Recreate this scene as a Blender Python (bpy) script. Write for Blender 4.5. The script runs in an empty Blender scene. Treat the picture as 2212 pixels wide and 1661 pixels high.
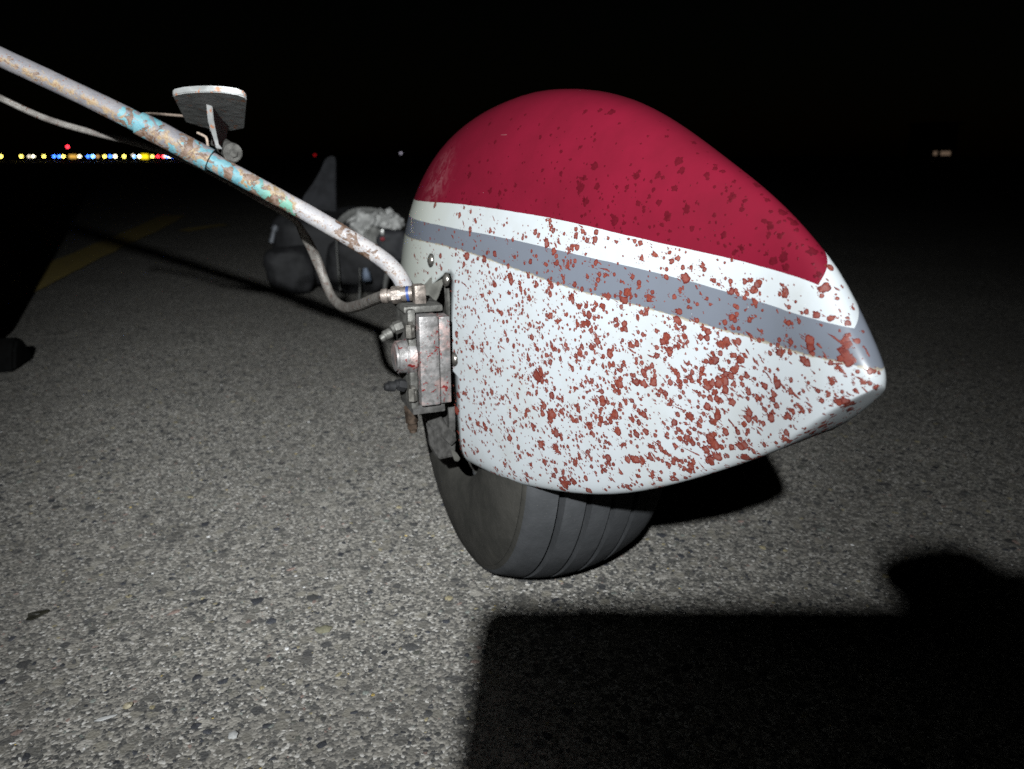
import bpy, bmesh, math, random
import numpy as np
from mathutils import Vector, Matrix
from mathutils.bvhtree import BVHTree
from mathutils import noise as mnoise

random.seed(7); rng = np.random.default_rng(11)
sc = bpy.context.scene
COL = sc.collection

# ------------------------------------------------------------------ camera
H = 0.42                                   # camera height (m)
FPX, CXP, CYP = 1593.0, 1106.0, 830.5      # focal length and centre on a 2212-wide frame
PITCH = math.atan((CYP - 338.0) / FPX)
cd = bpy.data.cameras.new('camera'); cam = bpy.data.objects.new('camera', cd); COL.objects.link(cam)
cd.sensor_width = 36.0; cd.lens = 36.0 * FPX / 2212.0
cd.clip_start = 0.01; cd.clip_end = 2000
cd.dof.use_dof = True; cd.dof.focus_distance = 0.50; cd.dof.aperture_fstop = 9.5
cam.location = (0, 0, H); cam.rotation_euler = (math.radians(90) - PITCH, 0, 0)
sc.camera = cam

# ------------------------------------------------------------------ night sky
w = bpy.data.worlds.new('World'); sc.world = w; w.use_nodes = True
wn = w.node_tree.nodes; wl = w.node_tree.links
sky = wn.new('ShaderNodeTexSky'); sky.sky_type = 'NISHITA'; sky.sun_disc = False
sky.sun_elevation = math.radians(3); sky.sun_rotation = math.radians(200)
wl.new(sky.outputs[0], wn['Background'].inputs[0]); wn['Background'].inputs[1].default_value = 0.0002

# ------------------------------------------------------------------ the head torch beam (lamp itself is built with the torch)
LAMP = Vector((-0.082, -0.45, 0.768))
TARGET = Vector((-0.24, 1.95, 0.05))
SPILL_POWER, SPILL_ANGLE = 52.0, math.radians(104)     # wide spill of the reflector
BEAM_POWER, BEAM_ANGLE = 104.0, math.radians(54)       # and its brighter middle

# ------------------------------------------------------------------ exposure
sc.view_settings.view_transform = 'Standard'; sc.view_settings.look = 'None'
sc.view_settings.exposure = 0.0; sc.view_settings.gamma = 1.0
sc.cycles.use_denoising = False; sc.cycles.sample_clamp_indirect = 0.15
sc.cycles.max_bounces = 3; sc.cycles.diffuse_bounces = 1; sc.cycles.glossy_bounces = 0; sc.cycles.transparent_max_bounces = 8; sc.cycles.caustics_reflective = False; sc.cycles.caustics_refractive = False

# ================================================================== helpers
CP, SP = math.cos(PITCH), math.sin(PITCH)
def at(px, py, depth):
    u = (px - CXP) / FPX; v = -(py - CYP) / FPX
    return Vector((u * depth, (CP + v * SP) * depth, H + (-SP + v * CP) * depth))
def pxray(px, py): return (at(px, py, 1.0) - Vector((0, 0, H))).normalized()

AL = math.radians(21.5)
GC = Vector((0.018, 0.732, 0.0))                       # wheel contact point
GM = Matrix.Translation(GC) @ Matrix.Rotation(AL, 4, 'Z')
GI = GM.inverted()
def L(p): return GI @ Vector(p)                        # world -> aeroplane frame (x outboard, y forward, z up)
def lat(px, py, depth): return L(at(px, py, depth))

def link(name, me, parent=None, mat=None):
    o = bpy.data.objects.new(name, me); COL.objects.link(o)
    if parent is not None: o.parent = parent
    if mat is not None and me is not None: me.materials.append(mat)
    return o
def empty(name, loc=(0, 0, 0), rz=0.0):
    o = bpy.data.objects.new(name, None); COL.objects.link(o); o.location = loc; o.rotation_euler = (0, 0, rz)
    o.empty_display_size = 0.05
    return o
def tag(o, label=None, cat=None, group=None, kind=None):
    for k, v in (('label', label), ('category', cat), ('group', group), ('kind', kind)):
        if v: o[k] = v
    return o
def mesh_py(name, verts, faces, smooth=True):
    me = bpy.data.meshes.new(name); me.from_pydata([tuple(v) for v in verts], [], faces); me.update()
    if smooth: me.polygons.foreach_set('use_smooth', [True] * len(me.polygons))
    return me
def bm_mesh(bm, name, smooth=False, sharp=None):
    bmesh.ops.recalc_face_normals(bm, faces=bm.faces)
    me = bpy.data.meshes.new(name); bm.to_mesh(me); bm.free()
    if smooth:
        me.polygons.foreach_set('use_smooth', [True] * len(me.polygons))
        if sharp: me.set_sharp_from_angle(angle=math.radians(sharp))
    return me
def box_mesh(name, c, size, bevel=0.002, rot=None, seg=2, rough=0.0):
    bm = bmesh.new(); bmesh.ops.create_cube(bm, size=1)
    bmesh.ops.scale(bm, vec=size, verts=bm.verts)
    if bevel: bmesh.ops.bevel(bm, geom=bm.edges[:], offset=bevel, segments=seg, profile=0.6, affect='EDGES')
    if rot is not None: bmesh.ops.transform(bm, matrix=rot.to_4x4(), verts=bm.verts)
    bmesh.ops.translate(bm, vec=c, verts=bm.verts)
    if rough:
        for v in bm.verts: v.co += mnoise.noise_vector(v.co * 90) * rough
    return bm_mesh(bm, name, True, 35)
def align(axis):
    return Vector((0, 0, 1)).rotation_difference(Vector(axis).normalized()).to_matrix()
def cyl_mesh(name, p0, p1, r0, r1=None, seg=24, bevel=0.0006, sides=None):
    p0 = Vector(p0); p1 = Vector(p1); r1 = r0 if r1 is None else r1
    bm = bmesh.new()
    bmesh.ops.create_cone(bm, cap_ends=True, segments=sides or seg, radius1=r0, radius2=r1, depth=(p1 - p0).length)
    if bevel:
        es = [e for e in bm.edges if abs(e.verts[0].co.z - e.verts[1].co.z) < 1e-7]
        bmesh.ops.bevel(bm, geom=es, offset=bevel, segments=2, affect='EDGES')
    bmesh.ops.transform(bm, matrix=align(p1 - p0).to_4x4(), verts=bm.verts)
    bmesh.ops.translate(bm, vec=(p0 + p1) / 2, verts=bm.verts)
    return bm_mesh(bm, name, True, 40)
def join_meshes(name, ms):
    bm = bmesh.new()
    for m in ms: bm.from_mesh(m)
    me = bpy.data.meshes.new(name); bm.to_mesh(me); bm.free()
    me.set_sharp_from_angle(angle=math.radians(40))
    for m in ms: bpy.data.meshes.remove(m)
    return me
def spline(pts, n):
    P = [np.array(p, float) for p in pts]; P = [2 * P[0] - P[1]] + P + [2 * P[-1] - P[-2]]; out = []
    for i in range(1, len(P) - 2):
        for k in range(n):
            t = k / n; a, b, c, d = P[i-1], P[i], P[i+1], P[i+2]
            out.append(0.5 * ((2*b) + (c-a)*t + (2*a-5*b+4*c-d)*t*t + (-a+3*b-3*c+d)*t**3))
    out.append(P[-2]); return out
def tube_mesh(name, pts, rad, seg=20, along=None, cap=True, flat=1.0, jitter=0.0):
    """swept tube; rad is a number or one per point; stores 'along' and 'up' per vertex"""
    P = [Vector(p) for p in pts]; n = len(P); V = []; F = []; A = []; U = []
    ref = Vector((0, 0, 1))
    for i, p in enumerate(P):
        t = (P[min(i+1, n-1)] - P[max(i-1, 0)]).normalized()
        a = t.cross(ref); a = a.normalized() if a.length > 1e-4 else Vector((1, 0, 0)); b = a.cross(t).normalized()
        r = rad[i] if hasattr(rad, '__len__') else rad
        for k in range(seg):
            th = 2 * math.pi * k / seg
            rr = r * (1 + (jitter * mnoise.noise(p * 120 + Vector((k * .7, 0, 0))) if jitter else 0))
            V.append(p + a * math.cos(th) * rr * flat + b * math.sin(th) * rr); A.append(along[i] if along is not None else i / (n - 1)); U.append(math.sin(th))
    for i in range(n - 1):
        for k in range(seg):
            k2 = (k + 1) % seg; F.append((i*seg+k, i*seg+k2, (i+1)*seg+k2, (i+1)*seg+k))
    if cap: F.append(tuple(range(seg))[::-1]); F.append(tuple((n-1)*seg + k for k in range(seg)))
    me = mesh_py(name, V, F)
    for nm, vals in (('along', A), ('up', U)):
        at_ = me.attributes.new(nm, 'FLOAT', 'POINT'); at_.data.foreach_set('value', vals)
    me.set_sharp_from_angle(angle=math.radians(50))
    return me
def revolve_mesh(name, prof, axis_c, seg=96):
    """profile (x, r) revolved about the x axis through axis_c"""
    V = []; F = []; n = len(prof)
    for k in range(seg):
        a = 2 * math.pi * k / seg
        for (x, r) in prof: V.append((axis_c[0] + x, axis_c[1] + r * math.cos(a), axis_c[2] + r * math.sin(a)))
    for k in range(seg):
        k2 = (k + 1) % seg
        for i in range(n - 1): F.append((k*n+i, k*n+i+1, k2*n+i+1, k2*n+i))
    bm = bmesh.new(); me0 = mesh_py('tmp', V, F); bm.from_mesh(me0); bpy.data.meshes.remove(me0)
    return bm_mesh(bm, name, True, 38)

# ------------------------------------------------------------------ material helpers
class NT:
    def __init__(s, name):
        s.m = bpy.data.materials.new(name); s.m.use_nodes = True
        s.n = s.m.node_tree.nodes; s.l = s.m.node_tree.links; s.b = s.n['Principled BSDF']
    def lk(s, a, b): s.l.new(a, b)
    def put(s, sock, v):
        if isinstance(v, bpy.types.NodeSocket): s.l.new(v, sock)
        else:
            if isinstance(v, (tuple, list)) and len(v) == 3 and sock.type == 'RGBA': v = (*v, 1)
            sock.default_value = v
    def node(s, t, **kw):
        x = s.n.new(t)
        for k, v in kw.items(): setattr(x, k, v)
        return x
    def math(s, op, a, b=0.0, c=0.0, clamp=False):
        x = s.node('ShaderNodeMath', operation=op, use_clamp=clamp)
        for i, v in enumerate((a, b, c)): s.put(x.inputs[i], v)
        return x.outputs[0]
    def mix(s, f, a, b, blend='MIX'):
        x = s.node('ShaderNodeMix', data_type='RGBA', blend_type=blend, clamp_factor=True)
        s.put(x.inputs[0], f); s.put(x.inputs[6], a); s.put(x.inputs[7], b); return x.outputs[2]
    def step(s, v, lo, hi):
        x = s.node('ShaderNodeMapRange', interpolation_type='SMOOTHSTEP')
        s.put(x.inputs[0], v); x.inputs[1].default_value = lo; x.inputs[2].default_value = hi
        return x.outputs[0]
    def obj(s): return s.node('ShaderNodeTexCoord').outputs['Object']
    def noise(s, vec, scale, detail=4, rough=0.55, dist=0.0, out=0):
        x = s.node('ShaderNodeTexNoise'); s.put(x.inputs['Vector'], vec)
        x.inputs['Scale'].default_value = scale; x.inputs['Detail'].default_value = detail
        x.inputs['Roughness'].default_value = rough; x.inputs['Distortion'].default_value = dist
        return x.outputs[out]
    def voro(s, vec, scale, feature='F1', out=0, rand=1.0):
        x = s.node('ShaderNodeTexVoronoi', feature=feature); s.put(x.inputs['Vector'], vec)
        x.inputs['Scale'].default_value = scale; x.inputs['Randomness'].default_value = rand
        return x.outputs[out]
    def attr(s, name, out=2):
        x = s.node('ShaderNodeAttribute', attribute_name=name); return x.outputs[out]
    def ramp(s, f, stops, interp='LINEAR'):
        x = s.node('ShaderNodeValToRGB'); x.color_ramp.interpolation = interp; e = x.color_ramp.elements
        while len(e) < len(stops): e.new(0.5)
        for k, (p, c) in enumerate(stops):
            e[k].position = p; e[k].color = (*c, 1) if isinstance(c, tuple) else (c, c, c, 1)
        s.put(x.inputs[0], f); return x.outputs[0]
    def curve(s, v, pts):
        x = s.node('ShaderNodeFloatCurve'); c = x.mapping.curves[0]
        while len(c.points) < len(pts): c.points.new(0.5, 0.5)
        for k, (a, b) in enumerate(pts): c.points[k].location = (a, b)
        x.mapping.update(); s.put(x.inputs['Value'], v); return x.outputs[0]
    def bump(s, hgt, strength=0.3, dist=0.001):
        x = s.node('ShaderNodeBump'); x.inputs['Strength'].default_value = strength; x.inputs['Distance'].default_value = dist
        s.put(x.inputs['Height'], hgt); s.lk(x.outputs[0], s.b.inputs['Normal'])
    def set(s, color=None, rough=None, metal=None, spec=None, coat=None, coat_rough=None):
        for k, v in (('Base Color', color), ('Roughness', rough), ('Metallic', metal), ('Specular IOR Level', spec), ('Coat Weight', coat), ('Coat Roughness', coat_rough)):
            if v is not None: s.put(s.b.inputs[k], v)
        return s.m
def simple(name, color, rough=0.6, metal=0.0, var=0.25, scale=60, bump=0.15, spec=0.5):
    t = NT(name); v = t.obj(); n = t.noise(v, scale, 5)
    dark = tuple(c * (1 - var) for c in color); lite = tuple(min(1, c * (1 + var)) for c in color)
    t.set(t.mix(t.step(n, .3, .7), dark, lite), t.math('ADD', rough - .08, t.math('MULTIPLY', n, .16)), metal, spec)
    if bump: t.bump(t.noise(v, scale * 4, 3), bump, .0006)
    return t.m
def emit(name, color, strength):
    t = NT(name); t.set((0.02, 0.02, 0.02), 0.4); t.put(t.b.inputs['Emission Color'], color); t.b.inputs['Emission Strength'].default_value = strength
    return t.m

# ================================================================== ground
def mat_asphalt():
    t = NT('asphalt'); v = t.obj()
    vn = t.node('ShaderNodeTexVoronoi'); t.lk(v, vn.inputs['Vector']); vn.inputs['Scale'].default_value = 400
    v2 = t.node('ShaderNodeTexVoronoi'); t.lk(v, v2.inputs['Vector']); v2.inputs['Scale'].default_value = 85
    sep = t.node('ShaderNodeSeparateColor'); t.lk(vn.outputs[1], sep.inputs[0])
    sep2 = t.node('ShaderNodeSeparateColor'); t.lk(v2.outputs[1], sep2.inputs[0])
    stone = t.ramp(sep.outputs[0], [(0, (.062, .063, .066)), (.3, (.17, .165, .153)), (.6, (.34, .32, .285)), (.88, (.53, .50, .445)), (1, (.88, .85, .80))])
    big = t.ramp(sep2.outputs[1], [(0, (.065, .067, .072)), (.5, (.20, .19, .17)), (.9, (.36, .335, .28)), (1, (.6, .57, .52))])
    col = t.mix(t.math('MULTIPLY', t.step(sep2.outputs[0], .66, .70), t.step(v2.outputs[0], .55, .38)), stone, big)
    large = t.noise(v, 2.2, 4, .6)
    col = t.mix(t.step(large, .3, .72), t.mix(.45, col, (.165, .155, .14)), col)
    col = t.mix(t.math('MULTIPLY', t.step(t.noise(v, 11, 3, .6), .64, .74), .55), col, (.06, .058, .055))
    t.set(col, t.math('ADD', .62, t.math('MULTIPLY', sep.outputs[1], .25)), spec=.35)
    t.bump(t.math('ADD', t.math('MULTIPLY', vn.outputs[0], -1.0), t.math('MULTIPLY', t.noise(v, 90, 3), .7)), .6, .0012)
    return t.m
M_ASPH = mat_asphalt()
gme = mesh_py('ground', [(-900, -300, 0), (900, -300, 0), (900, 1500, 0), (-900, 1500, 0)], [(0, 1, 2, 3)], False)
ground = tag(link('ground', gme, None, M_ASPH), kind='structure')

def mat_stones():
    t = NT('aggregate_stone'); v = t.obj()
    n = t.noise(v, 800, 4, .7)
    c = t.mix(t.step(n, .36, .62), t.mix(.60, t.attr('tint', 0), (.03, .03, .028)), t.attr('tint', 0))
    t.set(c, t.math('ADD', .42, t.math('MULTIPLY', n, .4)), spec=.45); t.bump(t.noise(v, 900, 3), .5, .0006)
    return t.m
def build_stones():
    def zone(x0, x1, y0, y1, dens, smin, smax):
        n = int((x1 - x0) * (y1 - y0) * dens)
        return np.stack([rng.uniform(x0, x1, n), rng.uniform(y0, y1, n), smin * (smax / smin) ** (rng.random(n) ** 2.6)], 1)
    P = np.concatenate([zone(-.62, .62, .40, .72, 40000, .0006, .0036), zone(-.82, .85, .72, 1.12, 26000, .0008, .0042),
                        zone(-1.15, 1.1, 1.12, 1.7, 10000, .0014, .0056), zone(-1.7, 1.6, 1.7, 2.6, 2600, .0020, .0066),
                        zone(-.7, .7, .40, 1.2, 420, .0046, .0085)])
    n = len(P); K = 6
    ang = (np.arange(K) / K * 2 * np.pi)[None, :] + rng.uniform(0, 6.28, (n, 1)) + rng.normal(0, .17, (n, K))
    r = P[:, 2:3] * rng.uniform(.65, 1.25, (n, K)); asp = rng.uniform(.5, 1.0, (n, 1)); rot = rng.uniform(0, np.pi, (n, 1))
    def ring(f, z):
        lx = np.cos(ang) * r * f; ly = np.sin(ang) * r * f * asp
        x = lx * np.cos(rot) - ly * np.sin(rot) + P[:, 0:1]; y = lx * np.sin(rot) + ly * np.cos(rot) + P[:, 1:2]
        return np.stack([x, y, z], 2)
    hgt = P[:, 2:3] * rng.uniform(.015, .10, (n, 1)) + .0001
    tx, ty = rng.normal(0, .035, (n, 1)), rng.normal(0, .035, (n, 1))
    z1 = hgt + (np.cos(ang) * tx + np.sin(ang) * ty) * r
    V = np.concatenate([ring(1.0, np.full((n, K), -.0002)), ring(.68, z1), np.stack([P[:, 0], P[:, 1], hgt[:, 0] * 1.12], 1)[:, None, :]], 1).astype(np.float32)
    base = (np.arange(n) * (2 * K + 1))[:, None]
    q = []
    for k in range(K):
        k2 = (k + 1) % K
        q.append(np.stack([base[:, 0] + k, base[:, 0] + k2, base[:, 0] + K + k2], 1)); q.append(np.stack([base[:, 0] + k, base[:, 0] + K + k2, base[:, 0] + K + k], 1))
        q.append(np.stack([base[:, 0] + K + k, base[:, 0] + K + k2, base[:, 0] + 2 * K], 1))
    Fc = np.concatenate(q).astype(np.int32)
    me = bpy.data.meshes.new('aggregate_stone'); me.vertices.add(n * (2 * K + 1)); me.vertices.foreach_set('co', V.ravel())
    me.loops.add(len(Fc) * 3); me.loops.foreach_set('vertex_index', Fc.ravel())
    me.polygons.add(len(Fc)); me.polygons.foreach_set('loop_start', np.arange(0, len(Fc) * 3, 3, dtype=np.int32))
    me.update(); me.validate()
    pal = np.array([(.050, .052, .060), (.075, .074, .073), (.10, .10, .088), (.17, .16, .145), (.22, .205, .18), (.27, .25, .225), (.34, .32, .29), (.20, .215, .195), (.26, .19, .165), (.31, .27, .17), (.48, .46, .43), (.78, .77, .76), (.55, .40, .12)])
    pr = np.array([.11, .13, .10, .16, .14, .10, .07, .06, .045, .03, .04, .012, .003]); pr /= pr.sum()
    bigp = np.array([.30, .20, .16, .10, .05, .03, .02, .05, .04, .05, .0, .0, .0]); bigp /= bigp.sum()
    isbig = P[:, 2] > .0030
    ix = np.where(isbig, rng.choice(len(pal), n, p=bigp), rng.choice(len(pal), n, p=pr))
    c = pal[ix] * rng.uniform(.7, 1.3, (n, 1)) * 1.50
    c = np.concatenate([c, np.ones((n, 1))], 1).astype(np.float32)
    at_ = me.attributes.new('tint', 'FLOAT_COLOR', 'POINT'); at_.data.foreach_set('color', np.repeat(c, 2 * K + 1, 0).ravel())
    return me
tag(link('aggregate_stone', build_stones(), ground, mat_stones()), kind='stuff')

def mat_line():
    t = NT('worn_yellow_paint'); v = t.obj(); n = t.noise(v, 26, 6, .65); m = t.noise(v, 160, 3)
    t.set(t.mix(t.step(t.math('ADD', n, t.math('MULTIPLY', m, .35)), .70, .92), (.62, .47, .15), (.36, .31, .20)), .7)
    t.bump(m, .5, .002); return t.m
M_LINE = mat_line()
def strip(name, pts, z=.004, jag=.006):
    """painted strip from a list of (left, right) world pairs, resampled with an uneven edge"""
    V = []; F = []; n = 0
    for i in range(len(pts) - 1):
        for k in range(14):
            t = k / 14
            a = Vector(pts[i][0]).lerp(Vector(pts[i+1][0]), t); b = Vector(pts[i][1]).lerp(Vector(pts[i+1][1]), t)
            d = Vector((random.uniform(-jag, jag), random.uniform(-jag, jag)))
            V += [(a.x + d.x, a.y + d.y, z), (b.x - d.y, b.y + d.x, z)]; n += 1
    V += [(*pts[-1][0], z), (*pts[-1][1], z)]; n += 1
    for i in range(n - 1): F.append((2*i, 2*i+1, 2*i+3, 2*i+2))
    return tag(link(name, mesh_py(name, V, F, False), None, M_LINE), kind='structure')
strip('taxi_line', [((-1.48, 1.50), (-1.31, 1.50)), ((-1.69, 2.25), (-1.51, 2.25)), ((-2.09, 3.75), (-1.92, 3.75)), ((-2.26, 4.40), (-2.08, 4.42)), ((-2.6, 5.6), (-2.42, 5.6))])
strip('taxi_line', [((-1.98, 4.42), (-1.88, 4.37)), ((-1.94, 4.68), (-1.85, 4.62)), ((-1.88, 4.86), (-1.80, 4.80))])

# ================================================================== aeroplane
plane = empty('airplane', GC, AL)
tag(plane, 'light aeroplane standing on one main wheel with a red, white and grey splattered wheel fairing', 'airplane')

# --- wheel fairing: a lofted teardrop, open at the bottom for the tyre and cut away round the brake
SF, ST = -0.24829, 0.42847; Z0, Z1 = 0.26879, 0.31716
UK = [0, .12, .28, .45, .62, .78, .9, 1.]
WK = [0.129, 0.1218, 0.1141, 0.1014, 0.0777, 0.0474, 0.0205, 0.0175]
AK = [0.1846, 0.1849, 0.1831, 0.1841, 0.1615, 0.1169, 0.0742, 0.0200]
BK = [0.1766, 0.1729, 0.1671, 0.156, 0.141, 0.1103, 0.0619, 0.0110]
def herm(u, v):
    m = np.gradient(np.array(v), np.array(UK)); i = min(max(int(np.searchsorted(UK, u)) - 1, 0), len(UK) - 2)
    x0, x1 = UK[i], UK[i+1]; t = (u - x0) / (x1 - x0); Ln = x1 - x0
    return (2*t**3-3*t**2+1)*v[i] + (t**3-2*t**2+t)*Ln*m[i] + (-2*t**3+3*t**2)*v[i+1] + (t**3-t**2)*Ln*m[i+1]
def endf(u, u0=.35, u1=.070):
    a = math.sqrt(max(0, 1 - (1 - u/u0)**2)) if u < u0 else 1.0
    b = math.sqrt(max(0, 1 - ((u - 1 + u1)/u1)**2)) if u > 1 - u1 else 1.0
    return a * b
def fairing_pt(u, th):
    e = endf(u); W = herm(u, WK)*e; A = herm(u, AK)*e; B = herm(u, BK)*e; zm = Z0 + (Z1 - Z0)*u
    c, s = math.cos(th), math.sin(th); k = min(max((u - .25)/.4, 0), 1); f = .2 + .55*k*k*(3 - 2*k)
    zm -= B*f; A += B*f; B *= 1 - f; k = min(max((u - .55)/.4, 0), 1); k = k*k*(3 - 2*k)
    pw = 2/2.3 if s > 0 else 2/(6.0 - 2.0*k)
    x = W * math.copysign(abs(c)**pw, c); z = zm + (A if s > 0 else B) * math.copysign(abs(s)**pw, s)
    if s < 0 and W > 1e-6:                     # the floor rises a little towards the outboard side
        k = min(max((u - .2)/.35, 0), 1); k4 = min(max((u - .86)/.13, 0), 1); z += .9*W*k*k*(3 - 2*k) * (1 - k4*k4*(3 - 2*k4)) * (x/W + 1)/2 * abs(s)
    return Vector((x, -(SF + (ST - SF)*u), z))
us = sorted(set([round((1 - math.cos(math.pi*k/70))/2, 5) for k in range(71)]))
NT_ = 112; TH_TOP = 0.0
ths = [2*math.pi*k/NT_ for k in range(NT_)]
def fairing_open(u, th):
    """True under the tyre, where the shell has no floor"""
    s = SF + (ST - SF)*u; th = th % (2*math.pi)
    return -.20 < s < .235 and th > math.pi and math.sin(th) < -.86
S_FWD = -.115
def hole_edge(z): return .0519 + .125 * (.2975 - z)
def hole_top(s): return .3210 - .522 * max(0.0, .0386 - s)
def in_hole(p):
    """the cut-away round the brake, on the inboard side"""
    return p.x < -.02 and S_FWD < -p.y < hole_edge(p.z) and p.z < hole_top(-p.y)
V = []; F = []
for u in us:
    for th in ths: V.append(fairing_pt(u, th))
for i in range(len(us) - 1):
    for k in range(NT_):
        k2 = (k + 1) % NT_
        if fairing_open((us[i] + us[i+1])/2, (ths[k] + math.pi/NT_)): continue
        F.append((i*NT_+k, (i+1)*NT_+k, (i+1)*NT_+k2, i*NT_+k2))
FULLF = [(i*NT_+k, (i+1)*NT_+k, (i+1)*NT_+(k+1) % NT_, i*NT_+(k+1) % NT_) for i in range(len(us)-1) for k in range(NT_)]
BVH = BVHTree.FromPolygons([tuple(v) for v in V], F)
bm = bmesh.new(); tmp = mesh_py('tmp', V, F); bm.from_mesh(tmp); bpy.data.meshes.remove(tmp)
bmesh.ops.delete(bm, geom=[v for v in bm.verts if not v.link_faces], context='VERTS')
bmesh.ops.remove_doubles(bm, verts=bm.verts, dist=1e-6)
def cut(co, no):
    fs = [f for f in bm.faces if f.calc_center_median().x < -.02 and -.16 < -f.calc_center_median().y < .11 and f.calc_center_median().z < .36]
    bmesh.ops.bisect_plane(bm, geom=list({*fs, *(e for f in fs for e in f.edges), *(v for f in fs for v in f.verts)}), plane_co=co, plane_no=no, dist=1e-6)
cut((0, -.0519, .2975), Vector((0, -1, .125)).normalized()); cut((0, -S_FWD, 0), (0, 1, 0)); cut((0, 0, .3210), (0, 0, 1)); cut((0, -.0386, .3210), Vector((0, .522, 1)).normalized())
bmesh.ops.delete(bm, geom=[f for f in bm.faces if in_hole(f.calc_center_median())], context='FACES')
bmesh.ops.delete(bm, geom=[v for v in bm.verts if not v.link_faces], context='VERTS')
fme = bm_mesh(bm, 'wheel_fairing', True)

def mat_fairing():
    t = NT('fairing_paint'); v = t.obj(); sx = t.node('ShaderNodeSeparateXYZ'); t.lk(v, sx.inputs[0])
    X, Y, Z = sx.outputs; S = t.math('MULTIPLY', Y, -1.0)
    sn = t.math('DIVIDE', t.math('ADD', S, .25), .70)
    nz = lambda L_: [((a + .25)/.70, (b - .30)/.10) for a, b in L_]
    zz = lambda c: t.math('ADD', t.math('MULTIPLY', c, .10), .30)
    wob = t.math('MULTIPLY', t.math('SUBTRACT', t.noise(v, 55, 3), .5), .0008)
    Zw = t.math('ADD', Z, wob)
    zr = zz(t.curve(sn, nz([(-.25, .3770), (-.0985, .3772), (.0593, .3804), (.130, .3792), (.1871, .3771), (.2556, .3719), (.3082, .3677), (.3525, .3637), (.3884, .359), (.45, .33)])))
    z1 = zz(t.curve(sn, nz([(-.25, .361), (-.0671, .3604), (.0482, .3599), (.1376, .3585), (.2183, .3552), (.2887, .3517), (.3571, .3454), (.3827, .3432), (.4114, .3409), (.45, .30)])))
    z2 = zz(t.curve(sn, nz([(-.25, .342), (-.096, .3412), (.0542, .3431), (.1436, .3377), (.2275, .3315), (.2782, .3302), (.3378, .326), (.3809, .3246), (.4226, .3244), (.45, .300)])))
    gt = lambda a, b: t.math('GREATER_THAN', a, b)
    xr = t.math('MAXIMUM', t.math('SUBTRACT', X, -.0070), 0.0); xw = t.math('MAXIMUM', t.math('SUBTRACT', X, -.0069), 0.0)
    m_red = t.math('MULTIPLY', gt(Zw, zr), gt(t.math('SUBTRACT', .3897, t.math('MULTIPLY', t.math('POWER', xr, 2.0), 95.0)), S))
    m_w = t.math('MULTIPLY', gt(Zw, z1), gt(t.math('SUBTRACT', .4120, t.math('MULTIPLY', t.math('POWER', xw, 2.0), 60.0)), S))
    m_g = gt(Zw, z2)
    grime = t.noise(v, 22, 6, .65); fine = t.noise(v, 240, 4, .6)
    white = t.mix(t.step(grime, .35, .8), (.49, .522, .545), (.435, .455, .455))
    # the white turns slightly creamier towards the front of the shell
    white = t.mix(t.step(S, .10, -.06), white, (.475, .495, .445))
    white = t.mix(t.math('MULTIPLY', t.step(t.noise(v, 95, 5, .7), .66, .74), .45), white, (.43, .39, .30))
    grey = t.mix(t.step(grime, .3, .8), (.150, .165, .198), (.138, .150, .175))
    red = t.mix(t.step(grime, .25, .8), (.165, .0075, .022), (.130, .006, .017))
    col = t.mix(m_g, white, grey); col = t.mix(m_w, col, white)
    # dirt caught along the lower edge of the grey tape
    ed = t.math('MULTIPLY', t.math('LESS_THAN', t.math('ABSOLUTE', t.math('SUBTRACT', Zw, z2)), t.math('MULTIPLY', t.step(fine, .35, .7), .0011)), .65)
    col = t.mix(ed, col, (.33, .27, .17))
    col = t.mix(m_red, col, red)
    # pale specular haze on the forward shoulder, put into the red's colour
    dv = t.node('ShaderNodeVectorMath', operation='DISTANCE'); t.lk(v, dv.inputs[0]); dv.inputs[1].default_value = lat(958, 392, .70)
    haze = t.math('MULTIPLY', t.step(dv.outputs['Value'], .045, .0), t.step(t.noise(v, 70, 6, .7, 1.5), .42, .62))
    col = t.mix(t.math('MULTIPLY', haze, .16), col, (.50, .33, .33))
    scr = t.node('ShaderNodeMapping'); t.lk(v, scr.inputs[0]); scr.inputs['Rotation'].default_value = (.5, 0, .2); scr.inputs['Scale'].default_value = (1, 1, 26)
    scratch = t.step(t.noise(scr.outputs[0], 16, 3, .7), .73, .76)
    col = t.mix(t.math('MULTIPLY', scratch, .18), col, (.45, .40, .38))
    specks = t.step(t.voro(v, 160), .035, .02)
    col = t.mix(t.math('MULTIPLY', specks, t.math('GREATER_THAN', t.noise(v, 90, 2), .60)), col, (.7, .66, .64))
    rough = t.math('ADD', .27, t.math('ADD', t.math('MULTIPLY', grime, .16), t.math('MULTIPLY', haze, .3)))
    t.set(col, rough, spec=.45, coat=.5, coat_rough=.06)
    t.bump(t.math('ADD', t.noise(v, 9, 2), t.math('MULTIPLY', fine, .02)), .10, .004)
    return t.m
M_FAIR = mat_fairing()
fairing = link('wheel_fairing', fme, plane, M_FAIR)
md = fairing.modifiers.new('shell', 'SOLIDIFY'); md.thickness = .0032; md.offset = -1

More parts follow.
